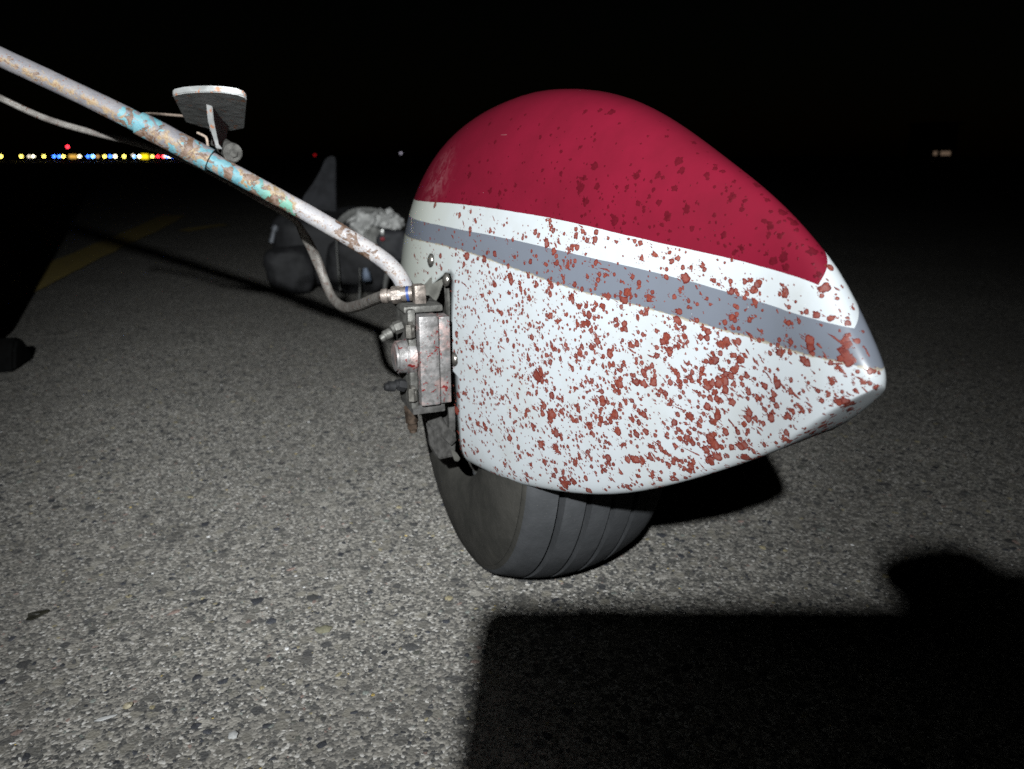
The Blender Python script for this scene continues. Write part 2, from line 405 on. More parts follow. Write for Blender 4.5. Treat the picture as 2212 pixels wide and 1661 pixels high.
# --- splatter: thin dried droplets lying on the shell, each with its own ragged outline
def surf(px, py):
    o = L((0, 0, H)); d = (L(Vector((0, 0, H)) + pxray(px, py)) - o).normalized()
    return BVH.ray_cast(o, d)
SPV, SPF, SPR, SPT = [], [], [], []
def splat(p, n, rad, tail=0.0, ragged=.25, tdir=None, dome=1.0, stretch=1.0, tone=None):
    if tdir is None: tdir = Vector((0.0, .92, .40))
    tdir = Vector(tdir) + Vector((random.gauss(0, .10), random.gauss(0, .18), random.gauss(0, .22)))
    t1 = tdir - n * tdir.dot(n)
    if t1.length < 1e-4: return
    t1.normalize(); t2 = n.cross(t1)
    K = 12 if rad < .0009 else (24 if rad < .003 else 44)
    seed = random.uniform(0, 500); base = len(SPV); tone = random.random() if tone is None else tone
    R = []
    for k in range(K):
        th = 2*math.pi*k/K; c = math.cos(th)
        r = 1 + ragged * 1.5 * mnoise.noise(Vector((math.cos(th)*1.1, math.sin(th)*1.1, seed))) + ragged * .8 * mnoise.noise(Vector((math.cos(th)*3.2, math.sin(th)*3.2, seed)))
        if tail and c > .15: r += tail * (c ** 2.2) * max(0, mnoise.noise(Vector((math.sin(th)*4.5, seed, 3.3))) + .25) * 1.7
        if tail and c > .05 and k % 2 == 0: r += tail * .8 * random.random() ** 2.2 * c
        R.append(max(.35, r) * rad)
    def put(q, off, rim):
        loc, nn, _, _ = BVH.find_nearest(q)
        if loc is None: loc, nn = q, n
        if nn.dot(n) < 0: nn = -nn
        SPV.append(loc + nn * off); SPR.append(rim); SPT.append(tone)
    put(p, .00016, 0.0)
    for f, off, rim in ((.42, .00016, .15), (.80, .00015, .75), (1.0, .00010, 1.0)):
        for k in range(K):
            th = 2*math.pi*k/K; rr = R[k] * f if f > .5 else min(R[k], rad) * f
            put(p + t1 * math.cos(th) * rr * stretch + t2 * math.sin(th) * rr, off, rim)
    for k in range(K):
        k2 = (k+1) % K; SPF.append((base, base+1+k, base+1+k2))
        for j in range(2): SPF.append((base+1+j*K+k, base+1+(j+1)*K+k, base+1+(j+1)*K+k2, base+1+j*K+k2))
def splat_px(px, py, rpx, **kw):
    loc, n, _, dist = surf(px, py)
    if loc is None or in_hole(loc): return
    if n.dot(L((0, 0, H)) - loc) < 0: n = -n
    splat(loc, n, rpx * dist / FPX, **kw)
def blotch(px, py, rpx, **kw):
    """a larger splash: two or three overlapping pools with runs and satellites"""
    splat_px(px, py, rpx * .52, tail=.7, ragged=.34, **kw)
    for k in range(random.randint(3, 5)):
        a = random.uniform(0, 6.28); d = rpx * random.uniform(.35, .95)
        splat_px(px + math.cos(a)*d, py + math.sin(a)*d*.8, rpx * random.uniform(.12, .36), tail=.6, ragged=.28)
    for k in range(random.randint(4, 9)):
        a = random.uniform(0, 6.28); d = rpx * random.uniform(.9, 1.7)
        splat_px(px + math.cos(a)*d, py + math.sin(a)*d, rpx * random.uniform(.04, .14), tail=1.2)
Z5 = lambda zx, zy: (918 + zx*.4639, 594 + zy*.4639)
Z4 = lambda zx, zy: (864 + zx*.4882, 162 + zy*.4882)
for zx, zy, r in [(520,470,52),(545,490,35),(910,510,42),(905,545,30),(1110,310,45),(1140,360,38),(1290,440,28),(860,420,28),(780,495,26),(595,650,55),(640,640,30),(615,740,42),(540,790,36),(1235,660,42),(1340,680,38),(1350,795,55),(1310,815,38),(985,860,42),(890,650,40),(865,680,30),(1020,650,38),(1220,760,42),(1540,670,36),(1695,660,40),(1960,590,48),(1985,625,34),(1850,700,45),(1800,735,34),(1680,765,34),(1500,850,48),(1560,845,32),(1335,860,42),(1240,890,48),(1160,870,34),(650,975,48),(690,960,36),(985,740,38),(715,620,30),(760,225,34),(585,190,36),(620,215,24),(1130,290,30),(1180,330,30),(1380,325,40),(1515,210,28),(945,85,32),(1045,108,26),(1540,130,32),(1695,225,30),(1960,300,32),(1965,335,28),(270,95,22),(490,110,26),(520,45,30),(340,450,24),(310,400,18),(1170,245,26),(1300,250,28),(960,330,28),(1100,540,28),(1150,590,24),(700,870,30),(720,850,24),(840,910,26),(1020,870,24),(930,790,22),(640,580,22),(700,530,20),(560,875,26),(1060,940,22),(860,880,22),(1760,630,28),(1580,790,26),(1900,500,24),(1880,560,22),(2045,500,22),(2100,525,26),(2090,450,20),(1920,430,20),(1700,360,24),(1620,640,24),(480,630,24),(370,880,18),(280,720,14),(180,240,12)]:
    blotch(*Z5(zx, zy), r * .4639 * (.92 if zx < 1000 else .78))
for zx, zy, r in [(760,765,26),(750,780,18),(680,690,24),(665,645,22),(400,690,22),(830,735,24),(780,715,24),(1065,745,24),(1072,812,24),(1005,965,34),(745,830,20),(1105,985,24),(1390,910,20),(1290,855,18),(1060,935,18),(510,805,18),(960,740,16),(1195,785,16),(1240,950,18),(1550,910,22),(1700,970,20),(1860,955,14),(1470,820,14),(910,885,20),(860,1040,20)]:
    blotch(*Z4(zx, zy), r * .4882 * .9)
# the long hooked smear in the middle of the panel
for zx, zy, r in [(1182,468,14),(1180,490,12),(1192,512,10),(1215,495,12),(1245,492,12),(1280,500,12),(1310,500,15),(1340,505,20),(1370,500,24),(1400,495,22),(1425,470,18),(1440,445,16),(1455,425,15),(1470,395,20),(1350,545,16),(1400,535,18),(1330,575,14),(1440,510,14),(1300,565,10),(1475,480,12),(1480,510,12)]:
    splat_px(*Z5(zx, zy), r * .4639 * 1.0, ragged=.4, tail=.4, tone=.25)
def inside_panel(x, y): return surf(x, y)[0] is not None
def lowline(x): return np.interp(x, [880, 986, 1108, 1261, 1382, 1567, 1707, 1864, 1910], [512, 538, 579, 631, 661, 712, 752, 794, 803])
def redline(x): return np.interp(x, [880, 1010, 1108, 1206, 1352, 1498, 1645, 1769, 1800], [430, 443, 457, 474, 508, 540, 574, 613, 560])
cnt = 0
while cnt < 1650:                                  # droplets on the pale panels
    x = random.uniform(885, 1900); y = random.uniform(440, 1062); d = (y - lowline(x)) / 400
    if y < redline(x) + 5: continue
    pr = .42 if y < lowline(x) else min(1, .60 + .5*d)
    if x < 985: pr *= .45
    if x > 1650: pr *= .5
    if x < 1300: pr *= 1.35
    pr *= .45 + .9 * max(0, mnoise.noise(Vector((x/70, y/70, 2.2))) + .45)
    if random.random() > pr: continue
    k = 1.12 + (x - 950) / 1000
    r = 1.5 * k * math.exp(random.gauss(.40, .36)) if random.random() < .80 else 1.25 * k * math.exp(random.gauss(1.05, .32))
    r = min(r, 12)
    splat_px(x, y, r, tail=random.choice((.1, .3, .7, 1.3)), ragged=random.uniform(.06, .16) if r < 5 else random.uniform(.15, .34)); cnt += 1
    if r > 3.2:                                    # fine whiskers thrown forward of the drop
        for q in range(random.randint(1, 4)):
            a = math.radians(random.gauss(200, 16)); dd = r * random.uniform(1.3, 2.6)
            splat_px(x + math.cos(a)*dd, y + math.sin(a)*dd*.9, r * random.uniform(.06, .11), stretch=random.uniform(3, 7), ragged=.3, dome=.3, tone=.9)
for q in range(520):                               # dense fine spotting towards the brake
    x = 985 + 330 * random.random() ** 1.2; y = random.uniform(lowline(x) + 10, 1040)
    splat_px(x, y, random.uniform(1.3, 3.0), tail=random.choice((.1, .5, 1.2)), ragged=.14)
cnt = 0
while cnt < 1500:                                  # fine mist and thin streaks
    x = random.uniform(885, 1900); y = random.uniform(445, 1062)
    if y < redline(x) + 3: continue
    if y < lowline(x) and random.random() < .5: continue
    if random.random() < mnoise.noise(Vector((x/120, y/120, 5))) * 1.2: continue
    r = random.uniform(.45, 1.3) * (1 + (x-950)/1500)
    splat_px(x, y, r, tail=random.choice((0, 2.5, 5)), ragged=.3, stretch=random.choice((1, 1, 1.6, 2.8)), dome=.5); cnt += 1
cnt = 0
while cnt < 420:                                   # sparser, on the red
    x = random.uniform(900, 1780); y = random.uniform(235, 610)
    if y > redline(x) - 4: continue
    if random.random() > .18 + .85 * min(1, max(0, (y - 235) / 300)): continue
    r = min(9.5, .9 * (1 + (x - 950)/900) * math.exp(random.gauss(.65, .55)))
    splat_px(x, y, r, tail=random.choice((.2, .6, 1.2)), ragged=.4, dome=1.0, tone=2.0); cnt += 1
def mat_splat():
    t = NT('dried_splatter'); v = t.obj(); rim = t.attr('rim'); tone = t.attr('tone')
    n = t.noise(v, 420, 4, .65)
    thin = t.mix(tone, (.275, .068, .045), (.200, .042, .030))
    thick = t.mix(tone, (.135, .018, .013), (.085, .011, .009))
    f = t.math('ADD', t.math('MULTIPLY', rim, .75), t.math('MULTIPLY', t.math('SUBTRACT', n, .5), 1.5))
    col = t.mix(t.step(f, .22, .72), thin, thick)
    col = t.mix(t.math('MULTIPLY', t.step(n, .62, .72), t.math('SUBTRACT', 1.0, rim)), col, (.36, .16, .13))  # pale pinkish centres: the drops' sheen put into their colour
    onred = t.math('GREATER_THAN', tone, 1.5)
    col = t.mix(onred, col, t.mix(t.step(n, .3, .7), (.075, .0030, .0085), (.115, .0045, .011)))
    t.set(col, t.math('ADD', .30, t.math('MULTIPLY', n, .3)), spec=.4)
    al_ = t.math('ADD', t.math('MULTIPLY', rim, .26), t.math('ADD', .70, t.math('MULTIPLY', t.math('SUBTRACT', n, .5), .7)), clamp=True)
    t.put(t.b.inputs['Alpha'], t.math('MULTIPLY', al_, t.math('SUBTRACT', 1.0, t.math('MULTIPLY', onred, .35)))); return t.m
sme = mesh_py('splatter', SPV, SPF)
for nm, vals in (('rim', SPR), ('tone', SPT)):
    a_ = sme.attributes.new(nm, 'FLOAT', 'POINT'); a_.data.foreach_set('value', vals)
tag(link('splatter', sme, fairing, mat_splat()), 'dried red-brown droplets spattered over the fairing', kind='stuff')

# --- metals
M_ALU = simple('cast_aluminium', (.50, .48, .47), .42, .75, .25, 130, .35)
M_ALU_D = simple('dirty_aluminium', (.14, .136, .125), .5, .55, .35, 150, .4)
M_STEEL = simple('plated_steel', (.52, .49, .44), .32, .9, .2, 200, .2)
M_DARK = simple('grimy_steel', (.075, .072, .068), .6, .3, .4, 160, .4)
M_BLACK = simple('black_paint', (.018, .018, .019), .55, 0, .3, 90, .2)
M_BRKT = simple('bracket_grey', (.12, .118, .105), .5, .3, .3, 70, .2)
def mat_caliper():
    t = NT('splattered_caliper'); v = t.obj(); n = t.noise(v, 120, 6, .65); s_ = t.noise(v, 260, 4, .6, .8); b = t.voro(v, 170)
    col = t.mix(t.step(n, .3, .7), (.20, .193, .19), (.36, .345, .34))
    col = t.mix(t.math('MULTIPLY', t.step(t.noise(v, 60, 5, .6), .50, .62), .6), col, (.48, .31, .28))
    col = t.mix(t.math('MULTIPLY', t.step(t.noise(v, 210, 5, .7), .48, .66), .7), col, (.12, .115, .108))
    col = t.mix(t.step(t.math('ADD', s_, t.math('MULTIPLY', t.noise(v, 45, 2), .35)), .79, .84), col, (.24, .022, .020))
    t.set(col, t.math('ADD', .30, t.math('MULTIPLY', n, .3)), .55); t.bump(t.math('ADD', n, s_), .35, .0008); return t.m
M_CAL = mat_caliper()

# --- screws on the fairing edge
scr_me = None
for (px, py) in [(933, 562), (966, 604), (983, 775), (978, 945)]:
    loc, n, _, dist = surf(px, py)
    if loc is None: loc, n, _, dist = BVH.find_nearest(lat(px, py, .66))
    if n.x > 0: n = -n
    if scr_me is None:
        bm = bmesh.new(); bmesh.ops.create_uvsphere(bm, u_segments=20, v_segments=10, radius=.0052)
        for v in bm.verts: v.co.z = max(v.co.z, 0) * .55
        bmesh.ops.create_cone(bm, cap_ends=True, segments=20, radius1=.0062, radius2=.0062, depth=.0012)
        scr_me = bm_mesh(bm, 'screw', True, 40)
        scr_me.materials.append(M_STEEL)
        bm = bmesh.new()
        for rz in (0, math.pi/2):
            g = bmesh.ops.create_cube(bm, size=1); bmesh.ops.scale(bm, vec=(.0056, .0010, .0008), verts=g['verts'])
            bmesh.ops.rotate(bm, matrix=Matrix.Rotation(rz, 3, 'Z'), verts=g['verts'])
        slot_me = bm_mesh(bm, 'screw_slot'); slot_me.materials.append(M_BLACK)
    s = link('screw', scr_me, fairing); s.location = loc + n * .0011; s.rotation_euler = align(n).to_euler()
# --- tyre, rim and axle
AXZ = 0.187; WX = -.006
def tyre_profile():
    R = .1885; pr = []
    inner = [(-.070, .078), (-.0760, .086), (-.0785, .100), (-.0790, .118), (-.0775, .135), (-.0750, .150), (-.0708, .1630)]
    pr += inner
    pr += [(-.0692, .1660), (-.0684, .1652), (-.0676, .1690), (-.0655, .1722)]
    cr = lambda t: R - 3.4 * t * t
    gs = [-.040, -.0165, .0070, .0305]; x = -.0635
    for g in gs:
        for q in np.linspace(x, g - .0030, 5): pr.append((q, cr(q)))
        pr += [(g - .0027, cr(g) - .0100), (g + .0027, cr(g) - .0100)]; x = g + .0030
    for q in np.linspace(x, .0635, 6): pr.append((q, cr(q)))
    pr += [(.0655, .1722), (.0676, .1690), (.0684, .1652), (.0692, .1660)] + [(-a, b) for a, b in inner[::-1]]
    return pr
def mat_tyre():
    t = NT('tyre_rubber'); v = t.obj(); n = t.noise(v, 40, 6, .65); f = t.noise(v, 350, 3)
    sx = t.node('ShaderNodeSeparateXYZ'); t.lk(v, sx.inputs[0])
    tread = t.math('LESS_THAN', t.math('ABSOLUTE', t.math('SUBTRACT', sx.outputs[0], WX)), .0668)
    col = t.mix(tread, t.mix(t.step(n, .3, .72), (.034, .033, .029), (.054, .051, .045)), t.mix(t.step(n, .3, .72), (.047, .049, .052), (.063, .065, .069)))
    m = t.node('ShaderNodeMapping'); t.lk(v, m.inputs[0]); m.inputs['Rotation'].default_value = (.9, 0, 0); m.inputs['Scale'].default_value = (1, 1, 14)
    col = t.mix(t.math('MULTIPLY', t.step(t.noise(m.outputs[0], 24, 4, .7), .66, .74), .35), col, (.12, .115, .105))
    col = t.mix(t.math('MULTIPLY', t.step(t.voro(v, 210), .10, .05), .5), col, (.15, .14, .13))
    t.set(col, t.math('ADD', .62, t.math('MULTIPLY', n, .18)), spec=.3); t.bump(t.math('ADD', f, t.math('MULTIPLY', n, 2)), .22, .0012); return t.m
M_TYRE = mat_tyre()
tyre_me = revolve_mesh('tyre', tyre_profile(), (WX, 0, AXZ), 128)
link('tyre', tyre_me, plane, M_TYRE)
link('wheel_rim', revolve_mesh('wheel_rim', [(-.056, .0), (-.058, .025), (-.035, .034), (-.038, .060), (-.052, .074), (-.055, .083), (-.048, .086), (.048, .086), (.055, .083), (.04, .06), (.045, .02), (.05, 0)], (WX, 0, AXZ), 48), plane, M_ALU_D)
link('brake_disc', revolve_mesh('brake_disc', [(-.098, .03), (-.098, .056), (-.092, .056), (-.092, .03)], (WX, 0, AXZ), 48), plane, M_DARK)

# --- brake caliper   (x outboard, y = -s)
def bx(name, x0, x1, s0, s1, z0, z1, mat, par, bev=.0018, rough=0.0, rot=None):
    return link(name, box_mesh(name, ((x0+x1)/2, -(s0+s1)/2, (z0+z1)/2), (x1-x0, abs(s1-s0), z1-z0), bev, rot, 2, rough), par, mat)
caliper = bx('brake_caliper', -.1352, -.1178, .030, .080, .2115, .2912, M_CAL, plane, .0022, .0003)
bx('pad_plate', -.1172, -.1075, .028, .0785, .2120, .2895, M_CAL, caliper, .0012, .0003)
bx('torque_plate', -.1432, -.1360, .030, .0745, .2075, .2965, M_ALU_D, caliper, .0022, .0004)
bx('torque_arm', -.1450, -.1105, .026, .0700, .2925, .2985, M_ALU_D, caliper, .0020, .0004)
bx('torque_arm', -.1420, -.1120, .026, .0735, .2025, .2108, M_DARK, caliper, .0016, .0004)
link('piston_cylinder', join_meshes('piston_cylinder', [cyl_mesh('a', (-.1365, -.062, .2535), (-.1535, -.062, .2535), .0150, .0142, 40, .002), cyl_mesh('b', (-.1365, -.062, .2535), (-.1440, -.062, .2535), .0172, .0166, 40, .001)]), caliper, M_CAL)
for z, s in ((.2800, .0720), (.2235, .0720)):
    link('bolt', join_meshes('bolt', [cyl_mesh('a', (-.1432, -s, z), (-.1392, -s, z), .0072, sides=24), cyl_mesh('b', (-.1420, -s - .0035, z - .007), (-.1420, -s - .0035, z + .0045), .0044, sides=6)]), caliper, M_STEEL)
def bleeder(z, s, tilt, mat):
    a = Vector((-.1440, -s, z)); d = Vector((-1, -.15, tilt)).normalized()
    link('bleed_valve', join_meshes('bleed_valve', [cyl_mesh('a', a, a + d*.0075, .0056, sides=6), cyl_mesh('b', a + d*.0075, a + d*.0105, .0040), cyl_mesh('c', a + d*.0105 + Vector((0, 0, -.0025)), a + d*.0175 + Vector((0, 0, -.0035)), .0046), cyl_mesh('d', a + d*.0165 + Vector((0, 0, -.004)), a + d*.0205 + Vector((0, 0, -.005)), .0034)]), caliper, mat)
bleeder(.2795, .055, -.25, M_ALU_D); bleeder(.2255, .058, .35, M_BLACK)
link('pivot_pin', join_meshes('pivot_pin', [cyl_mesh('a', (-.1385, -.050, .2030), (-.1368, -.048, .1870), .0058), cyl_mesh('b', (-.1369, -.048, .1885), (-.1360, -.047, .1800), .0050, sides=6), cyl_mesh('c', (-.1361, -.047, .1800), (-.1358, -.047, .1765), .0036)]), caliper, simple('rusty_pin', (.06, .042, .03), .6, .4, .5, 150, .4))
# backing block that ties the caliper to the axle
link('axle_stub', cyl_mesh('axle_stub', (-.128, 0, AXZ + .022), (-.05, 0, AXZ), .016, .016, 28), plane, M_DARK)
bx('axle_flange', -.128, -.120, -.045, .035, .205, .262, M_DARK, plane, .003)

# --- brackets between fairing and axle
def plate(name, pts, thick, mat, par, nrm=None):
    """flat plate through a px/depth polygon, with real thickness"""
    P = [lat(*p) for p in pts]; c = sum(P, Vector()) / len(P)
    n = (P[1] - P[0]).cross(P[2] - P[0]).normalized()
    n = n if n.dot(L((0, 0, H)) - c) > 0 else -n
    V = [p + n*thick/2 for p in P] + [p - n*thick/2 for p in P]; k = len(P)
    F = [tuple(range(k)), tuple(range(2*k-1, k-1, -1))] + [(i, (i+1) % k, k + (i+1) % k, k+i) for i in range(k)]
    bm = bmesh.new(); me = mesh_py('t', V, F, False); bm.from_mesh(me); bpy.data.meshes.remove(me)
    bmesh.ops.recalc_face_normals(bm, faces=bm.faces)
    bmesh.ops.bevel(bm, geom=bm.edges[:], offset=min(thick*.3, .0008), segments=2, affect='EDGES')
    return link(name, bm_mesh(bm, name, True, 35), par, mat)
plate('fairing_bracket', [(905, 628, .695), (928, 606, .690), (950, 584, .680), (958, 606, .676), (946, 640, .682), (930, 668, .69), (924, 690, .69), (905, 672, .695)], .0022, M_BRKT, plane)
plate('fairing_bracket', [(960, 588, .668), (967, 600, .664), (974, 690, .664), (968, 690, .668), (962, 640, .67)], .0022, M_ALU_D, plane)
plate('fairing_bracket', [(923, 912, .70), (946, 888, .692), (962, 915, .682), (986, 950, .672), (975, 962, .676), (952, 940, .69)], .0025, M_DARK, plane)
plate('fairing_bracket', [(916, 890, .712), (962, 896, .695), (984, 935, .680), (982, 985, .683), (950, 992, .698), (930, 962, .708)], .0025, M_DARK, plane)
plate('edge_tab', [(974, 968, .683), (986, 978, .680), (994, 990, .678), (990, 997, .679), (982, 995, .682), (978, 982, .684)], .0020, M_BRKT, fairing)

# --- gear leg
def mat_leg(name, sleeve=False):
    t = NT(name); v = t.obj(); al = t.attr('along'); up = t.attr('up')
    big = t.noise(v, 75, 5, .6, .6); mid = t.noise(v, 170, 5, .65, .3); fine = t.noise(v, 480, 4, .65); bl = t.noise(v, 62, 4, .55, .7)
    c0 = lambda n: t.math('SUBTRACT', n, .5)
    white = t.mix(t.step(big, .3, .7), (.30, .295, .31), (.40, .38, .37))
    white = t.mix(t.step(al, .40, .66), t.mix(t.step(big, .3, .7), (.135, .133, .148), (.19, .18, .185)), white)  # white darker up the leg, lighter by the wheel: torch falloff put into colour
    g = lambda pts: t.math('SUBTRACT', t.curve(al, [(p, q + .5) for p, q in pts]), .5)
    band = t.math('SUBTRACT', .5, t.math('ABSOLUTE', t.math('MULTIPLY', t.math('ADD', up, .10), .9)))
    oc = t.math('ADD', t.math('ADD', t.math('MULTIPLY', band, .35), t.math('MULTIPLY', c0(mid), 1.1)), g([(0, .06), (.2, .09), (.30, .12), (.46, .20), (.56, .32), (.62, .30), (.645, .05), (.70, -.12), (.85, -.10), (1, -.05)]))
    col = t.mix(t.step(oc, .12, .34), white, t.mix(t.step(fine, .35, .65), (.20, .125, .060), (.34, .27, .17)))
    col = t.mix(t.math('MULTIPLY', t.step(t.math('ADD', c0(fine), t.math('MULTIPLY', band, .25)), .12, .2), .75), col, (.20, .11, .055))
    tq = t.math('ADD', c0(bl), g([(0, -.5), (.245, -.4), (.27, .02), (.30, .03), (.33, -.03), (.45, .0), (.50, .03), (.56, .0), (.63, -.03), (.65, -.12), (.67, -.5), (1, -.5)]))
    tq = t.math('SUBTRACT', tq, t.math('MULTIPLY', up, t.math('MULTIPLY', t.step(al, .455, .50), .16)))
    col = t.mix(t.step(tq, .0, .015), col, t.mix(t.step(al, .53, .60), t.mix(t.step(mid, .4, .6), (.085, .225, .27), (.13, .27, .30)), (.13, .29, .22)))
    rb = t.math('ADD', c0(t.noise(v, 70, 5, .6, .9)), g([(0, -.15), (.25, -.11), (.30, -.04), (.45, -.03), (.58, -.03), (.64, -.05), (.70, -.12), (.745, -.01), (.80, -.02), (.84, -.09), (.9, -.13), (1, -.13)]))
    rb = t.math('SUBTRACT', rb, t.math('MULTIPLY', up, .04))
    col = t.mix(t.step(rb, .0, .02), col, t.mix(t.step(mid, .4, .62), (.10, .058, .036), (.20, .142, .112)))
    sp = t.step(t.voro(v, 330), .26, .16)
    col = t.mix(t.math('MULTIPLY', t.math('MULTIPLY', sp, t.step(t.noise(v, 130, 3), .42, .56)), .85), col, (.17, .075, .045))
    t.set(col, t.math('ADD', .38, t.math('MULTIPLY', mid, .35)), spec=.45)
    t.bump(t.math('ADD', t.math('ADD', fine, t.math('MULTIPLY', big, 1.5)), t.math('MULTIPLY', t.step(rb, -.01, .03), -1.2)), .45, .0010); return t.m
legpx = [(0, 123, .605), (100, 169, .615), (200, 216, .624), (301, 266, .634), (380, 307, .642), (454, 347, .650), (540, 393, .659), (610, 431, .667), (672, 465, .674), (730, 499, .681), (780, 529, .687), (820, 555, .692), (848, 579, .696), (868, 606, .700), (880, 640, .704), (884, 690, .708), (884, 760, .712), (884, 830, .716)]
lp = [lat(*p) for p in legpx]; d0 = (lp[0] - lp[2]).normalized()
lp = [lp[0] + d0 * .52, lp[0] + d0 * .28, lp[0] + d0 * .1] + lp
la = [0, 0, 0] + [max(0, p[0] / 1000) for p in legpx]
sp_ = spline(lp, 8); sa = [a[0] for a in spline([(a,) for a in la], 8)]
rad = [.0080 + .0006*math.exp(-((a - .30)/.1)**2) for a in sa]
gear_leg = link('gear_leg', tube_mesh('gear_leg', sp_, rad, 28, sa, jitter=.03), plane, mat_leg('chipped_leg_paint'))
seg = [(p, a) for p, a in zip(sp_, sa) if .299 <= a <= .456]
sl = [Vector(p) for p, a in seg]; sla = [a for p, a in seg]
dsl = (sl[-1] - sl[0]).normalized(); V3 = []
sl = [sl[0] - dsl*.0004] + sl + [sl[-1] + dsl*.0004]; sla = [sla[0]] + sla + [sla[-1]]
srad = [.0088] + [.0103]*(len(sl)-2) + [.0088]
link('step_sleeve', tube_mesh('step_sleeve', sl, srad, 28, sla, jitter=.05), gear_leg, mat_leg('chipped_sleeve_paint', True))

# --- boarding step on the leg
M_STEP = simple('scuffed_step', (.46, .46, .44), .45, .15, .3, 90, .4)
def mat_step():
    t = NT('step_paint'); v = t.obj(); n = t.noise(v, 90, 5, .65)
    col = t.mix(t.step(n, .3, .7), (.22, .225, .22), (.34, .345, .34)); col = t.mix(t.step(t.noise(v, 130, 4, .6), .60, .66), col, (.36, .17, .10))
    col = t.mix(t.step(t.noise(v, 75, 4, .6), .64, .70), col, (.20, .15, .12))
    t.set(col, t.math('ADD', .28, t.math('MULTIPLY', n, .3)), .2); t.bump(n, .35, .001); return t.m
M_STEP = mat_step()
def step_plate():
    near = [(372, 196, .625), (376, 190.5, .622), (395, 187, .619), (425, 184.5, .617), (455, 184, .616), (485, 186, .617), (512, 190, .619), (527, 195, .622), (532, 203, .625)]
    far = [(527, 264, .70), (500, 270, .703), (470, 272, .705), (435, 262, .705), (410, 254, .703), (399, 250, .70)]
    top = [lat(*p) for p in near + far]; dz = Vector((0, 0, -.0052)); c = sum(top, Vector())/len(top)
    k = len(top); bot = [p + dz for p in top]
    bm = bmesh.new(); tv = [bm.verts.new(p) for p in top]; bv = [bm.verts.new(p) for p in bot]
    bm.faces.new(tv); bm.faces.new(bv[::-1])
    for i in range(k): bm.faces.new((tv[i], bv[i], bv[(i+1) % k], tv[(i+1) % k]))
    bmesh.ops.recalc_face_normals(bm, faces=bm.faces)
    bmesh.ops.bevel(bm, geom=bm.edges[:], offset=.0007, segments=2, affect='EDGES')
    for i in range(7):                        # raised grip studs on the tread
        for j in range(2):
            q = top[1].lerp(top[7], (i + .5)/7).lerp(c, .10 + .38*j); g = bmesh.ops.create_uvsphere(bm, u_segments=12, v_segments=6, radius=.0034)
            for v in g['verts']: v.co.z *= .45; v.co += q + Vector((0, 0, .0002))
    return bm_mesh(bm, 'boarding_step', True, 35)
step = link('boarding_step', step_plate(), plane, M_STEP)
def prism(name, A, B, mat, par, bev=.0006):
    k = len(A); bm = bmesh.new(); a = [bm.verts.new(p) for p in A]; b = [bm.verts.new(p) for p in B]
    bm.faces.new(a); bm.faces.new(b[::-1])
    for i in range(k): bm.faces.new((a[i], b[i], b[(i+1) % k], a[(i+1) % k]))
    bmesh.ops.recalc_face_normals(bm, faces=bm.faces)
    if bev: bmesh.ops.bevel(bm, geom=bm.edges[:], offset=bev, segments=2, affect='EDGES')
    return link(name, bm_mesh(bm, name, True, 35), par, mat)
web0 = [(443, 203, .640), (449, 262, .648), (458, 311, .655), (468, 321, .657), (471, 321, .690), (480, 270, .70), (478, 255, .705)]
prism('step_post', [lat(*p) for p in web0], [lat(p[0] + 13, p[1] + 1, p[2] + .004) for p in web0], M_STEP, step)
cc = lat(503, 330, .665); ca = (lat(503, 330, .665) - lat(470, 308, .70)).normalized()
link('step_clamp', join_meshes('step_clamp', [cyl_mesh('a', cc - ca*.045, cc, .0075, bevel=.001), cyl_mesh('b', cc - ca*.006, cc + ca*.0012, .0084, bevel=.001), cyl_mesh('c', cc, cc + ca*.0030, .0040, sides=6)]), step, M_ALU_D)
link('safety_wire', tube_mesh('safety_wire', spline([lat(306, 252, .648), lat(316, 246, .66), lat(350, 247, .69), lat(402, 251, .715)], 6), .0013, 8), step, simple('wire', (.42, .33, .27), .5, .5, .3, 200, .1))
link('cable_tie', tube_mesh('cable_tie', spline([lat(427, 287, .66), lat(438, 292, .655), (lat(446, 298, .650)), lat(449, 314, .646)], 5), .0012, 8), step, simple('tie', (.38, .30, .24), .5, 0, .3, 200, .1))

# --- brake hose and its fitting
def mat_hose():
    t = NT('braided_hose'); v = t.obj(); n = t.noise(v, 110, 5, .65); al = t.attr('along'); up = t.attr('up')
    col = t.mix(t.step(n, .3, .7), (.12, .105, .095), (.24, .225, .205)); col = t.mix(t.step(t.noise(v, 230, 3, .6), .60, .66), col, (.11, .06, .045))
    wv = t.math('SINE', t.math('MULTIPLY', up, 28.0)); t.set(col, .5, .25)
    t.bump(t.math('ADD', t.math('MULTIPLY', wv, .5), t.noise(v, 600, 2)), .4, .0006); return t.m
M_HOSE = mat_hose()
hp = [(-260, 95, .62), (-120, 150, .655), (0, 211, .695), (100, 256, .71), (200, 286, .72), (290, 308, .725), (390, 340, .722), (480, 384, .715), (560, 430, .72), (610, 458, .75), (640, 480, .78), (654, 503, .80), (673, 537, .82), (690, 575, .83), (707, 620, .83), (722, 648, .82), (745, 664, .79), (775, 660, .74), (805, 648, .685), (832, 638, .641)]
hv = spline([lat(*p) for p in hp], 6); ha = [i/(len(hv)-1) for i in range(len(hv))]
hr = [.0031 + .0026*max(0, min(1, (a - .52)/.08)) - .0006*max(0, min(1, (a - .9)/.1)) for a in ha]
link('brake_hose', tube_mesh('brake_hose', hv, hr, 18, ha, flat=.85), plane, M_HOSE)
f0, f1 = lat(824, 640, .641), lat(898, 633, .640); fd = (f1 - f0)
M_FIT = simple('fitting', (.24, .205, .18), .45, .5, .5, 150, .5)
